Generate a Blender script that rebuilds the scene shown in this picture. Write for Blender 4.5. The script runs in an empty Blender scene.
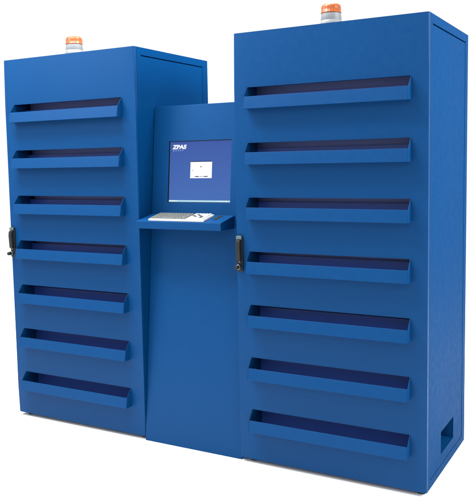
import bpy, bmesh, math, random
from mathutils import Vector, Matrix
random.seed(7)
scene = bpy.context.scene
col = scene.collection

# ------------------------------------------------------------------ measures (metres)
W, D, H = 0.9007, 0.70, 2.0          # cabinet body
LX, LY = -0.578, 0.0163              # right front edge of the left cabinet (right cabinet starts at x = 0)
G = 0.02                             # height of the levelling feet

# ------------------------------------------------------------------ node helpers
def new_mat(name):
    m = bpy.data.materials.new(name); m.use_nodes = True
    nt = m.node_tree
    return m, nt, nt.nodes['Principled BSDF']

def paint(name, base, rough=0.42, spec=0.08, peel=0.09, mottle=0.08, grain=0.0):
    """powder coated sheet steel: faint orange peel, slight cloudy variation of gloss and tone"""
    m, nt, b = new_mat(name)
    tc = nt.nodes.new('ShaderNodeTexCoord')
    n1 = nt.nodes.new('ShaderNodeTexNoise'); n1.inputs['Scale'].default_value = 2.3; n1.inputs['Detail'].default_value = 5
    n2 = nt.nodes.new('ShaderNodeTexNoise'); n2.inputs['Scale'].default_value = 190 if grain else 380; n2.inputs['Detail'].default_value = 2
    n3 = nt.nodes.new('ShaderNodeTexNoise'); n3.inputs['Scale'].default_value = 34; n3.inputs['Detail'].default_value = 4
    for n in (n1, n2, n3): nt.links.new(tc.outputs['Object'], n.inputs['Vector'])
    mix = nt.nodes.new('ShaderNodeMix'); mix.data_type = 'RGBA'
    mix.inputs['A'].default_value = (*[c*(1-mottle) for c in base], 1)
    mix.inputs['B'].default_value = (*[min(1, c*(1+mottle)) for c in base], 1)
    add = nt.nodes.new('ShaderNodeMath'); add.operation = 'ADD'
    h = nt.nodes.new('ShaderNodeMath'); h.operation = 'MULTIPLY'; h.inputs[1].default_value = 0.5
    nt.links.new(n1.outputs['Fac'], add.inputs[0]); nt.links.new(n3.outputs['Fac'], add.inputs[1])
    nt.links.new(add.outputs[0], h.inputs[0]); 
    gm = nt.nodes.new('ShaderNodeMix'); gm.data_type = 'FLOAT'; gm.inputs['Factor'].default_value = grain
    nt.links.new(h.outputs[0], gm.inputs[2]); nt.links.new(n2.outputs['Fac'], gm.inputs[3])
    nt.links.new(gm.outputs[0], mix.inputs['Factor'])
    nt.links.new(mix.outputs['Result'], b.inputs['Base Color'])
    mr = nt.nodes.new('ShaderNodeMapRange'); mr.inputs['From Min'].default_value = .3; mr.inputs['From Max'].default_value = .7
    mr.inputs['To Min'].default_value = rough-.04; mr.inputs['To Max'].default_value = rough+.05
    nt.links.new(n3.outputs['Fac'], mr.inputs['Value']); nt.links.new(mr.outputs['Result'], b.inputs['Roughness'])
    bp = nt.nodes.new('ShaderNodeBump'); bp.inputs['Strength'].default_value = peel; bp.inputs['Distance'].default_value = 0.004
    nt.links.new(n2.outputs['Fac'], bp.inputs['Height']); nt.links.new(bp.outputs['Normal'], b.inputs['Normal'])
    b.inputs['Specular IOR Level'].default_value = spec
    return m

def plain(name, base, rough=0.5, metal=0.0, spec=0.5, var=0.08, scale=60):
    m, nt, b = new_mat(name)
    tc = nt.nodes.new('ShaderNodeTexCoord'); n = nt.nodes.new('ShaderNodeTexNoise')
    n.inputs['Scale'].default_value = scale; n.inputs['Detail'].default_value = 3
    nt.links.new(tc.outputs['Object'], n.inputs['Vector'])
    mix = nt.nodes.new('ShaderNodeMix'); mix.data_type = 'RGBA'
    mix.inputs['A'].default_value = (*[c*(1-var) for c in base], 1); mix.inputs['B'].default_value = (*[min(1, c*(1+var)) for c in base], 1)
    nt.links.new(n.outputs['Fac'], mix.inputs['Factor']); nt.links.new(mix.outputs['Result'], b.inputs['Base Color'])
    b.inputs['Roughness'].default_value = rough; b.inputs['Metallic'].default_value = metal
    b.inputs['Specular IOR Level'].default_value = spec
    return m

def screen_mat(name, c0, c1=None, strength=1.0):
    m, nt, b = new_mat(name)
    b.inputs['Base Color'].default_value = (.004, .004, .006, 1); b.inputs['Roughness'].default_value = .5
    b.inputs['Specular IOR Level'].default_value = .02
    if c1:
        tc = nt.nodes.new('ShaderNodeTexCoord'); sp = nt.nodes.new('ShaderNodeSeparateXYZ')
        nt.links.new(tc.outputs['Generated'], sp.inputs[0])
        mix = nt.nodes.new('ShaderNodeMix'); mix.data_type = 'RGBA'
        mix.inputs['A'].default_value = (*c0, 1); mix.inputs['B'].default_value = (*c1, 1)
        nt.links.new(sp.outputs['Z'], mix.inputs['Factor']); nt.links.new(mix.outputs['Result'], b.inputs['Emission Color'])
    else:
        b.inputs['Emission Color'].default_value = (*c0, 1)
    b.inputs['Emission Strength'].default_value = strength
    return m

BLUE = (0.0009, 0.0312, 0.107)
M_BLUE = paint('blue_powder_coat', BLUE)
M_PANEL = paint('blue_powder_coat_coarse', BLUE, rough=.42, spec=.006, peel=.26, mottle=.34, grain=.9)
M_TRAYLIT = plain('blue_tray_inside_lightened', (.020, .056, .25), .4, spec=.4)  # tray inside: colour raised to stand in for light reaching into the slot
M_GREY = plain('grey_inner_sheet', (.21, .27, .70), .55)
M_BLACK = plain('black_plastic', (.010, .011, .011), .5, spec=.18)
M_RUBBER = plain('black_rubber', (.008, .008, .009), .7)
M_STEEL = plain('satin_steel', (.20, .22, .235), .36, 1.0)
M_CAP = plain('grey_zinc_cap', (.06, .09, .10), .45, 0.3)
M_WHITE = plain('white_plastic', (.42, .44, .45), .42, var=.03)
M_KEYG = plain('grey_keycap', (.085, .09, .085), .5)
M_KEYW = plain('pale_keycap', (.40, .42, .43), .5)
M_KEYD = plain('dark_keycap', (.03, .03, .035), .5)
M_BASEW = plain('grey_white_beacon_base', (.14, .145, .15), .55, var=.03)
M_BEZEL = plain('black_monitor_bezel', (.01, .012, .02), .5)

def amber():
    m, nt, b = new_mat('amber_lens')
    tc = nt.nodes.new('ShaderNodeTexCoord'); w = nt.nodes.new('ShaderNodeTexNoise'); w.inputs['Scale'].default_value = 25
    nt.links.new(tc.outputs['Object'], w.inputs['Vector'])
    mix = nt.nodes.new('ShaderNodeMix'); mix.data_type = 'RGBA'
    mix.inputs['A'].default_value = (.27, .056, .011, 1); mix.inputs['B'].default_value = (.36, .082, .016, 1)
    nt.links.new(w.outputs['Fac'], mix.inputs['Factor']); nt.links.new(mix.outputs['Result'], b.inputs['Base Color'])
    b.inputs['Roughness'].default_value = .28
    b.inputs['Transmission Weight'].default_value = .28
    b.inputs['IOR'].default_value = 1.45; b.inputs['Specular IOR Level'].default_value = .3
    return m
M_AMBER = amber()

def floor_mat():
    m, nt, b = new_mat('white_studio_floor')
    tc = nt.nodes.new('ShaderNodeTexCoord'); n = nt.nodes.new('ShaderNodeTexNoise'); n.inputs['Scale'].default_value = 1.2
    nt.links.new(tc.outputs['Object'], n.inputs['Vector'])
    mix = nt.nodes.new('ShaderNodeMix'); mix.data_type = 'RGBA'
    mix.inputs['A'].default_value = (.90, .90, .90, 1); mix.inputs['B'].default_value = (.93, .93, .93, 1)
    nt.links.new(n.outputs['Fac'], mix.inputs['Factor']); nt.links.new(mix.outputs['Result'], b.inputs['Base Color'])
    b.inputs['Roughness'].default_value = .8; b.inputs['Specular IOR Level'].default_value = .2
    return m

# ------------------------------------------------------------------ mesh helpers
def box(bm, x0, x1, y0, y1, z0, z1):
    v = [bm.verts.new((x, y, z)) for x in (x0, x1) for y in (y0, y1) for z in (z0, z1)]
    for f in ((0, 1, 3, 2), (4, 6, 7, 5), (0, 4, 5, 1), (2, 3, 7, 6), (0, 2, 6, 4), (1, 5, 7, 3)):
        bm.faces.new([v[i] for i in f])
    return v

def prism(bm, prof, a0, a1, axis='x'):
    """closed 2-D profile swept along an axis; for 'x' the profile is (y, z), for 'y' it is (x, z), for 'z' (x, y)"""
    def P(p, a):
        return {'x': (a, p[0], p[1]), 'y': (p[0], a, p[1]), 'z': (p[0], p[1], a)}[axis]
    A = [bm.verts.new(P(p, a0)) for p in prof]; B = [bm.verts.new(P(p, a1)) for p in prof]
    bm.faces.new(A); bm.faces.new(B[::-1])
    n = len(prof)
    for i in range(n):
        bm.faces.new((A[i], B[i], B[(i+1) % n], A[(i+1) % n]))

def plate(bm, us, vs, holes, P):
    """plate with rectangular holes. us, vs: grid breaks; holes: set of (i, j) cells left open; P(u, v, side) -> point"""
    V = {}
    def g(i, j, s):
        if (i, j, s) not in V: V[i, j, s] = bm.verts.new(P(us[i], vs[j], s))
        return V[i, j, s]
    nu, nv = len(us)-1, len(vs)-1
    solid = lambda i, j: 0 <= i < nu and 0 <= j < nv and (i, j) not in holes
    for i in range(nu):
        for j in range(nv):
            if not solid(i, j): continue
            bm.faces.new([g(i, j, 0), g(i+1, j, 0), g(i+1, j+1, 0), g(i, j+1, 0)])
            bm.faces.new([g(i, j, 1), g(i, j+1, 1), g(i+1, j+1, 1), g(i+1, j, 1)])
            for di, dj, a, b in ((-1, 0, (i, j), (i, j+1)), (1, 0, (i+1, j+1), (i+1, j)), (0, -1, (i+1, j), (i, j)), (0, 1, (i, j+1), (i+1, j+1))):
                if not solid(i+di, j+dj):
                    bm.faces.new([g(*a, 0), g(*b, 0), g(*b, 1), g(*a, 1)])

def lathe(bm, prof, n=40, cx=0, cy=0, flute=0.0, nfl=0, ax='z'):
    rings = []
    for r, z in prof:
        ring = []
        for k in range(n):
            a = 2*math.pi*k/n
            rr = r*(1+flute*math.cos(nfl*a)) if nfl else r
            ring.append(bm.verts.new((cx+rr*math.cos(a), cy+rr*math.sin(a), z) if ax == 'z' else (cx+rr*math.cos(a), z, cy+rr*math.sin(a))))
        rings.append(ring)
    for a, b in zip(rings, rings[1:]):
        for k in range(n):
            bm.faces.new((a[k], a[(k+1) % n], b[(k+1) % n], b[k]))
    bm.faces.new(rings[0][::-1]); bm.faces.new(rings[-1])

def obj(name, bm, mat, parent=None, smooth=False, bevel=0.0, seg=2):
    bmesh.ops.recalc_face_normals(bm, faces=bm.faces)
    me = bpy.data.meshes.new(name); bm.to_mesh(me); bm.free()
    me.materials.append(mat)
    o = bpy.data.objects.new(name, me); col.objects.link(o)
    if parent: o.parent = parent
    if smooth:
        for p in me.polygons: p.use_smooth = True
    if bevel:
        md = o.modifiers.new('edge', 'BEVEL'); md.width = bevel; md.segments = seg; md.limit_method = 'ANGLE'; md.angle_limit = math.radians(40)
        md.harden_normals = True
        for p in me.polygons: p.use_smooth = True
    return o

def thing(name, loc, label, cat, group=None):
    o = bpy.data.objects.new(name, None); col.objects.link(o)
    o.location = loc; o['label'] = label; o['category'] = cat
    o.empty_display_size = .1
    if group: o['group'] = group
    return o

def kids(o): return [c for c in bpy.data.objects if c.parent == o]

def copy_tree(o, parent=None):
    c = o.copy(); col.objects.link(c); c.parent = parent
    for ch in kids(o): copy_tree(ch, c)
    return c

# ------------------------------------------------------------------ setting: white floor
bm = bmesh.new()
S = 60
v = [bm.verts.new(p) for p in ((-S, -S, 0), (S, -S, 0), (S, S, 0), (-S, S, 0))]; bm.faces.new(v)
fl = obj('floor', bm, floor_mat()); fl['kind'] = 'structure'

# ------------------------------------------------------------------ tall cabinet (origin at its front left foot corner, on the floor)
X0 = 0.070                            # left end of the slot openings in the door
TOPS = [1.753-.2512*k for k in range(7)]
LIPD = 0.036                          # how far the front lip stands off the door
T_LIP, B_LIP = .044, .099             # lip top and bottom below the slot's top edge

def bevel_outer(bm, pred, w, seg=3):
    es = [e for e in bm.edges if len(e.link_faces) == 2 and pred(e)]
    bmesh.ops.bevel(bm, geom=es, offset=w, segments=seg, affect='EDGES', profile=.5)

def make_cabinet(X1):
    root = thing('storage_cabinet', (0, 0, 0), '', 'cabinet', 'tall blue cabinets with seven tray slots')
    z0, z1 = G, G+H
    # --- carcass
    bm = bmesh.new()
    yb = .0225
    box(bm, .03, W-.03, D-.02, D, z0, z1)
    for xa, xb in ((0, .03), (W-.03, W)):
        box(bm, xa, xb, yb, .056, z0, z1)
        box(bm, xa, xb, .645, D, z0, z1)
        box(bm, xa, xb, .056, .645, z0, z0+.036)
        box(bm, xa, xb, .056, .645, z0+1.962, z1)
    box(bm, .03, W-.03, yb, D-.02, z1-.025, z1)
    box(bm, .03, W-.03, yb, D-.02, z0, z0+.025)
    obj('body', bm, M_PANEL, root)
    # --- removable side panels, the right hand one with a cable opening
    cy0, cy1, cz0, cz1 = .240, .472, z0+.087, z0+.1895
    ys = [.0568, cy0, cy1, .6442]; zs = [z0+.0368, cz0, cz1, z0+1.957]
    bm = bmesh.new(); plate(bm, ys, zs, {(1, 1)}, lambda u, w, s: (W-.0012 if s == 0 else W-.008, u, w))
    obj('side_panel', bm, M_PANEL, root, bevel=.0016)
    bm = bmesh.new(); plate(bm, [.0568, .6442], [z0+.0368, z0+1.957], set(), lambda u, w, s: (.0012 if s == 0 else .008, u, w))
    obj('side_panel', bm, M_PANEL, root, bevel=.0016)
    bm = bmesh.new()                                                    # folded sheet pocket behind the opening
    t = .0015; xi, xo = W-.16, W-.0082
    box(bm, xi, xo, cy0-t, cy0, cz0, cz1); box(bm, xi, xo, cy1, cy1+t, cz0, cz1)
    box(bm, xi, xo, cy0-t, cy1+t, cz0-t, cz0); box(bm, xi, xo, cy0-t, cy1+t, cz1, cz1+t)
    box(bm, xi-t, xi, cy0-t, cy1+t, cz0-t, cz1+t)
    obj('cable_opening', bm, M_BLUE, root)
    # --- door with seven openings
    zsb = [z0]
    for T in reversed(TOPS): zsb += [G+T-B_LIP+.004, G+T]
    zsb.append(z1)
    us = [.0, X0, X1, W]
    holes = {(1, j) for j in range(1, len(zsb)-1, 2)}
    bm = bmesh.new(); plate(bm, us, zsb, holes, lambda u, w, s: (u, 0 if s == 0 else .02, w))
    bevel_outer(bm, lambda e: all(abs(v.co.y) < 1e-6 for v in e.verts) and (all(abs(v.co.x) < 1e-6 for v in e.verts) or all(abs(v.co.x-W) < 1e-6 for v in e.verts)), .009, 5)
    dr = obj('door', bm, M_BLUE, root)
    for p in dr.data.polygons: p.use_smooth = max(abs(c) for c in p.normal) < .9995
    dr.data.set_sharp_from_angle(angle=math.radians(26))
    # --- tray pockets
    proto = None
    for T in TOPS:
        if proto is None:
            t = .0035
            bm = bmesh.new()
            yl = -LIPD; yk = .094
            zt, zb = -T_LIP, -B_LIP
            lo = .009                                                    # the lip leans: its foot stands further out
            prof = [(yl-lo, zb), (yk, zb), (yk, -.024), (yk-t, -.024), (yk-t, zb+t), (yl-lo+t, zb+t), (yl+t, zt), (yl, zt)]
            prism(bm, prof, X0-.001, X1+.001)
            ch = [(yl-lo, zb), (yk, zb), (yk, .001), (.0, .001), (yl, zt)]
            prism(bm, ch, X0-.0035, X0-.001); prism(bm, ch, X1+.001, X1+.0035)
            proto = obj('tray_pocket', bm, M_BLUE, root, bevel=.0014)
            proto.data.materials.append(M_TRAYLIT)                        # tray floor and back, light painted in as a paler blue
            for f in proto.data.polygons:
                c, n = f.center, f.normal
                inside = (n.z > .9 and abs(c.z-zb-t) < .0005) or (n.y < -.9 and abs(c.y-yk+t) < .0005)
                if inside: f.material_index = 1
            bm = bmesh.new()                                            # upright grey sheet further in
            box(bm, X0-.035, X1+.045, .158, .160, zb, .02)
            box(bm, X0-.035, X1+.045, .0945, .158, zb-.002, zb)
            g = obj('inner_sheet', bm, M_GREY, proto)
            bm = bmesh.new()
            lathe(bm, [(.0035, 0), (.0035, .0012), (.002, .0020)], 12)
            bmesh.ops.transform(bm, matrix=Matrix.Translation((X0-.001, .03, -.062)) @ Matrix.Rotation(math.radians(90), 4, 'Y'), verts=bm.verts)
            obj('rivet', bm, M_STEEL, proto, smooth=True)
            p = proto
        else:
            p = copy_tree(proto, root)
        p.location = (0, 0, G+T)
    # --- swing handle on the left edge of the door
    hx, hz0, hz1 = .0180, G+.903, G+1.073
    bm = bmesh.new()
    def rr(w, h, r, n=5):
        pts = []
        for cxx, czz, a0 in ((w/2-r, h/2-r, 0), (-w/2+r, h/2-r, 90), (-w/2+r, -h/2+r, 180), (w/2-r, -h/2+r, 270)):
            for k in range(n+1):
                a = math.radians(a0+90*k/n); pts.append((cxx+r*math.cos(a), czz+r*math.sin(a)))
        return pts
    zc = (hz0+hz1)/2
    prism(bm, [(hx+x, zc+z) for x, z in rr(.033, hz1-hz0, .008)], -.010, -.0002, 'y')
    hd = obj('door_handle', bm, M_BLACK, root, bevel=.0025)
    bm = bmesh.new()
    prism(bm, [(-.0102, hz0+.05), (-.0102, hz1-.018), (-.026, hz1-.022), (-.030, hz1-.045), (-.026, hz0+.055), (-.020, hz0+.05)], hx-.011, hx+.011)
    obj('lever', bm, M_BLACK, hd, bevel=.003)
    bm = bmesh.new()
    prism(bm, [(hx+x, hz1-.0095+z) for x, z in rr(.029, .017, .005)], -.0165, -.0103, 'y')
    obj('pivot_cap', bm, M_CAP, hd, bevel=.002)
    lk = None
    bm = bmesh.new(); lathe(bm, [(.0125, -.0103), (.0125, -.026), (.0118, -.028)], 28, hx, hz0+.023, ax='y')
    lk = obj('lock_collar', bm, M_STEEL, hd, smooth=False, bevel=.001)
    bm = bmesh.new(); lathe(bm, [(.0092, -.0282), (.0092, -.046), (.0075, -.048)], 28, hx, hz0+.023, ax='y')
    obj('lock_cylinder', bm, M_BLACK, hd, bevel=.001)
    bm = bmesh.new(); lathe(bm, [(.0042, -.0103), (.0042, -.013), (.003, -.0142)], 16, hx+.001, hz0+.062 - .014, ax='y')
    obj('screw', bm, M_STEEL, hd, bevel=.0004)
    # --- levelling feet
    for fx in (.052, .868):
        for fy in (.045, D-.05):
            bm = bmesh.new()
            lathe(bm, [(.017, .0005), (.019, .003), (.019, .009), (.012, .013), (.006, .014), (.006, G+.004)], 24, fx, fy)
            obj('foot', bm, M_RUBBER, root)
    return root

cab = make_cabinet(.825)
cab['label'] = 'blue metal cabinet right of the touch terminal, with a cable opening low in its side'
cab.location = (0, 0, 0)
cab2 = make_cabinet(.813)
cab2['label'] = 'blue metal cabinet left of the terminal, its right side partly hidden by the console'
cab2.location = (LX-W, LY, 0)

# ------------------------------------------------------------------ console with screen and keyboard shelf
con = thing('computer_terminal', (LX/2, 0, 0), 'low blue terminal with built-in screen and keyboard shelf standing between two cabinets', 'terminal')
cx = LX/2
xa, xb = LX+.0025-cx, -.0025-cx
K = .0955; Y0 = .015 - K*G            # front panel plane y = Y0 + K z  (z from the floor)
ZT = 1.708+G
nrm = Vector((0, -1, K)).normalized()
def pf(x, z, off=0.0):                # point on the front panel plane, off metres out of it
    return Vector((x, Y0+K*z, z)) + nrm*off
SX0, SX1, SZ0, SZ1 = -.4785-cx, -.1095-cx, 1.2165+G, 1.527+G
# panel
bm = bmesh.new()
plate(bm, [xa, SX0, SX1, xb], [.001, SZ0, SZ1, ZT], {(1, 1)}, lambda u, w, s: pf(u, w, 0 if s == 0 else -.003))
obj('front_panel', bm, M_BLUE, con, bevel=.0012)
# casing behind the panel
bm = bmesh.new()
def yz(z): return Y0+K*z+.0042
prof = [(yz(.004), .004), (.62, .004), (.62, ZT-.004), (yz(ZT-.004), ZT-.004)]
t = .002
prism(bm, prof, xa+.001, xa+.001+t); prism(bm, prof, xb-.001-t, xb-.001)
box(bm, xa+.001+t, xb-.001-t, .618, .62, .004, ZT-.004)
box(bm, xa+.001+t, xb-.001-t, yz(ZT), .618, ZT-.006, ZT-.004)
obj('casing', bm, M_BLUE, con)
# monitor: set a little behind the panel
def slab(bm, x0, x1, z0_, z1_, o0, o1):
    vs = [bm.verts.new(pf(x, z, o)) for x in (x0, x1) for z in (z0_, z1_) for o in (o0, o1)]
    for f in ((0, 1, 3, 2), (4, 6, 7, 5), (0, 4, 5, 1), (2, 3, 7, 6), (0, 2, 6, 4), (1, 5, 7, 3)):
        bm.faces.new([vs[i] for i in f])
bm = bmesh.new(); slab(bm, SX0-.02, SX1+.02, SZ0-.02, SZ1+.02, -.040, -.0085)
mon = obj('monitor', bm, M_BEZEL, con)
bm = bmesh.new(); slab(bm, SX0+.003, SX1-.003, SZ0+.003, SZ1-.003, -.0083, -.0075)
obj('screen', bm, screen_mat('lit_desktop', (.058, .150, .46), (.040, .098, .37), 1.0), mon)
bm = bmesh.new(); slab(bm, SX0+.003, SX1-.003, SZ0+.0035, SZ0+.0115, -.0073, -.0072)
obj('taskbar', bm, screen_mat('lit_taskbar', (.50, .78, .88)), mon)
bm = bmesh.new(); slab(bm, SX0+.004, SX0+.055, SZ0+.0045, SZ0+.0105, -.0070, -.0069)
M_TB = screen_mat('lit_taskbar_button', (.74, .93, .97))
obj('taskbar_button', bm, M_TB, mon)
for k in range(3):
    bm = bmesh.new(); slab(bm, SX1-.075+k*.022, SX1-.062+k*.022, SZ0+.006, SZ0+.0095, -.0070, -.0069)
    obj('taskbar_button', bm, M_TB, mon)
# dialog window
dx0, dx1, dz0, dz1 = -.3490-cx, -.2220-cx, 1.339+G, 1.4245+G
bm = bmesh.new(); slab(bm, dx0, dx1, dz0, dz1, -.0073, -.0071)
obj('dialog_window', bm, screen_mat('lit_white_window', (1.0, 1.0, 1.0), None, 1.05), mon)
bm = bmesh.new(); slab(bm, dx0, dx1, dz1-.0045, dz1, -.0069, -.0068)
M_DB = screen_mat('lit_dark_bar', (.035, .05, .13))
obj('title_bar', bm, M_DB, mon)
for a in (.028, .080):
    bm = bmesh.new(); slab(bm, dx0+a, dx0+a+.024, dz0+.006, dz0+.0105, -.0069, -.0068)
    obj('dialog_button', bm, M_DB, mon)
bm = bmesh.new(); slab(bm, dx0+.055, dx0+.077, dz0+.0065, dz0+.010, -.0069, -.0068)
obj('dialog_button', bm, screen_mat('lit_grey_bar', (.32, .40, .52)), mon)
M_DM = screen_mat('lit_red_brown_mark', (.33, .18, .18))
for (a, b, c_, d_) in ((.057, .068, .0545, .0595), (.013, .0155, .034, .044)):
    bm = bmesh.new(); slab(bm, dx0+a, dx0+b, dz0+c_, dz0+d_, -.0069, -.0068)
    obj('dialog_mark', bm, M_DM, mon)
# lettering on the screen
def text(s, size, x, z, o, mat, parent, name, bold=0.0, shear=0.0, sx=1.0, space=1.0):
    cu = bpy.data.curves.new(name, 'FONT'); cu.body = s; cu.size = size; cu.offset = bold; cu.shear = shear; cu.space_character = space
    cu.extrude = .00005
    tmp = bpy.data.objects.new('tmp', cu); col.objects.link(tmp)
    bpy.context.view_layer.update()
    me = bpy.data.meshes.new_from_object(tmp.evaluated_get(bpy.context.evaluated_depsgraph_get()))
    bpy.data.objects.remove(tmp); me.name = name
    for vv in me.vertices:
        p = pf(x+vv.co.x*sx, z+vv.co.y, o+vv.co.z); vv.co = p
    me.materials.clear(); me.materials.append(mat)
    ob = bpy.data.objects.new(name, me); col.objects.link(ob); ob.parent = parent
    return ob
M_LOGO = screen_mat('lit_white_lettering', (.95, .97, 1.0))
M_LOGO2 = screen_mat('lit_pale_lettering', (.42, .52, .80))
text('ZPAS', .0275, -.4595-cx, 1.4885+G, -.0069, M_LOGO, mon, 'logo', bold=.0014, shear=.15, sx=1.26, space=1.03)
text('GROUP', .0090, -.4570-cx, 1.4770+G, -.0069, M_LOGO2, mon, 'logo_caption', bold=.0002, sx=1.2, space=2.2)

# keyboard shelf: wedge with a sloping top
SK = .20; sy0, sz0 = -.012, 1.129+G
sxa, sxb = xa+.001, -.080-cx
def ys_panel(z): return Y0+K*z-.0006
def sh(y): return sz0+SK*(y-sy0)
zb_ = 1.0915+G
yt = (Y0+K*(sz0-SK*sy0))/(1-K*SK)-.0006
prof = [(sy0, zb_), (ys_panel(zb_), zb_), (yt, sh(yt)), (sy0, sz0)]
bm = bmesh.new(); prism(bm, prof, sxa, sxb)
shelf = obj('keyboard_shelf', bm, M_BLUE, con, bevel=.002)
shn = Vector((0, -SK, 1)).normalized()
def ps(x, y, off=0.0): return Vector((x, y, sh(y))) + shn*off
def sslab(bm, x0, x1, y0, y1, o0, o1, tx=0, ty=0):
    vs = []
    for x, sx_ in ((x0, 1), (x1, -1)):
        for y, sy_ in ((y0, 1), (y1, -1)):
            for o in (o0, o1):
                k = 1 if o == o1 else 0
                vs.append(bm.verts.new(ps(x+sx_*tx*k, y+sy_*ty*k, o)))
    for f in ((0, 1, 3, 2), (4, 6, 7, 5), (0, 4, 5, 1), (2, 3, 7, 6), (0, 2, 6, 4), (1, 5, 7, 3)):
        bm.faces.new([vs[i] for i in f])
bm = bmesh.new(); sslab(bm, -.158-cx, -.136-cx, .042, .112, .0003, .0012)
obj('dark_slot', bm, M_BLACK, shelf)

# keyboard (lies on the shelf)
kb = thing('keyboard', (-.3375, 0.04, sh(.04)), 'white computer keyboard with grey keys lying on the blue sloping shelf', 'keyboard')
def kshift(bm):
    bmesh.ops.translate(bm, vec=-Vector(kb.location)+Vector((cx, 0, 0)), verts=bm.verts)
kx0, kx1, ky0, ky1 = -.506-cx, -.180-cx, -.004, .103
bm = bmesh.new(); sslab(bm, kx0, kx1, ky0, ky1, .0004, .010, .002, .002); kshift(bm)
obj('housing', bm, M_WHITE, kb, bevel=.002)
rows = 6; kw = .0148
def key(x0, x1, y0, y1, mat):
    bm = bmesh.new(); sslab(bm, x0, x1, y0, y1, .0102, .0155, .0016, .0014); kshift(bm)
    return obj('key', bm, mat, kb)
my0, my1 = ky0+.009, ky1-.006
rh = (my1-my0)/rows
mx0 = kx0+.008
layout = [[1.3, 1.2, 1.2, 5.5, 1.2, 1.2, 1.4], [1.9]+[1]*9+[2.1], [1.6]+[1]*10+[1.4], [1.4]+[1]*10+[1.6], [1]*12+[1], [1]*13]
mainw = .0147*13*1.08
for r, lay in enumerate(layout):
    y0 = my0+r*rh; u = mainw/sum(lay); x = mx0
    for w in lay:
        key(x+.0007, x+w*u-.0007, y0+.0009, y0+rh-.0009, M_KEYG); x += w*u
px0 = mx0+mainw+.010
pw = (kx1-.008-px0)/5
for r in range(6):
    for c in range(5):
        dark = (r, c) in {(2, 1), (3, 0), (3, 2), (4, 1), (1, 3), (2, 3)}
        y0 = my0+r*rh
        key(px0+c*pw+.0008, px0+(c+1)*pw-.0008, y0+.0009, y0+rh-.0009, M_KEYD if dark else M_KEYW)

# ------------------------------------------------------------------ amber beacons on top
def make_beacon(loc):
    root = thing('warning_beacon', loc, '', 'warning light', 'amber beacons on the cabinet tops')
    bm = bmesh.new()
    lathe(bm, [(.0515, .0003), (.052, .004), (.0512, .040), (.0505, .050), (.0478, .0535), (.0472, .056), (.0480, .058), (.0462, .082), (.0458, .086), (.040, .0865)], 48)
    obj('base', bm, M_BASEW, root, smooth=False, bevel=.0006)
    bm = bmesh.new()
    lathe(bm, [(.0452, .0869), (.0468, .0880), (.0468, .0915), (.0456, .0925), (.0452, .112), (.0440, .1200), (.0405, .1255), (.0340, .1292), (.020, .1315), (.004, .132)], 96, flute=.012, nfl=24)
    obj('lens', bm, M_AMBER, root, smooth=True)
    bm = bmesh.new()
    lathe(bm, [(.018, .0867), (.018, .095), (.010, .100), (.010, .115), (.004, .121)], 24)
    obj('bulb', bm, M_BASEW, root, smooth=True)
    return root
BY = .25
b1 = make_beacon((.3795, BY, G+H))
b1['label'] = 'amber rotating beacon with grey-white base on top of the right cabinet'
b2 = copy_tree(b1); b2.location = (-1.165, BY, G+H)
b2['label'] = 'amber rotating beacon with white base on top of the left cabinet'

# ------------------------------------------------------------------ camera
cam = bpy.data.cameras.new('camera'); co = bpy.data.objects.new('camera', cam); col.objects.link(co)
F = 751.386
cam.sensor_fit = 'HORIZONTAL'; cam.sensor_width = 36; cam.lens = F/472*36
cam.shift_x = 0; cam.shift_y = -(250-233.482)/472
cam.clip_start = .05; cam.clip_end = 400
yaw, pit, roll = .513430599, -.0939317727, -.0185035909
R = Matrix.Rotation(yaw, 4, 'Z') @ Matrix.Rotation(math.pi/2+pit, 4, 'X') @ Matrix.Rotation(roll, 4, 'Z')
co.matrix_world = Matrix.Translation((1.72079875, -3.05902362, 1.41246426+G)) @ R
scene.camera = co

# ------------------------------------------------------------------ light: white studio and soft boxes
w = bpy.data.worlds.new('World'); scene.world = w; w.use_nodes = True
bg = w.node_tree.nodes['Background']; bg.inputs['Color'].default_value = (1, 1, 1, 1); bg.inputs['Strength'].default_value = 1.12
def area(name, loc, target, sx, sy, power, colr=(1, 1, 1)):
    l = bpy.data.lights.new(name, 'AREA'); l.shape = 'RECTANGLE'; l.size = sx; l.size_y = sy; l.energy = power; l.color = colr
    o = bpy.data.objects.new(name, l); col.objects.link(o); o.location = loc
    o.rotation_euler = (Vector(target)-Vector(loc)).to_track_quat('-Z', 'Y').to_euler()
    return o
area('soft_box', (-2.3, -1.6, 2.9), (-1.35, .1, 1.5), 1.2, 1.2, 55, (.88, 1.0, 1.0))
area('soft_box', (1.7, -3.8, 3.0), (-.7, .2, 1.0), 1.4, 1.4, 42)
area('soft_box', (3.9, .15, 2.7), (.9, .30, 1.2), 1.2, 1.4, 270, (.93, 1.0, .98))
area('soft_box', (.10, .50, 3.6), (-.55, .25, 1.0), .9, .9, 150)
area('strip_light', (-1.3, -1.0, 4.1), (-1.0, .0, 1.0), 2.2, .6, 300)

scene.view_settings.view_transform = 'Standard'; scene.view_settings.look = 'None'
scene.view_settings.exposure = 0.0; scene.view_settings.gamma = 1.0
scene.cycles.max_bounces = 10
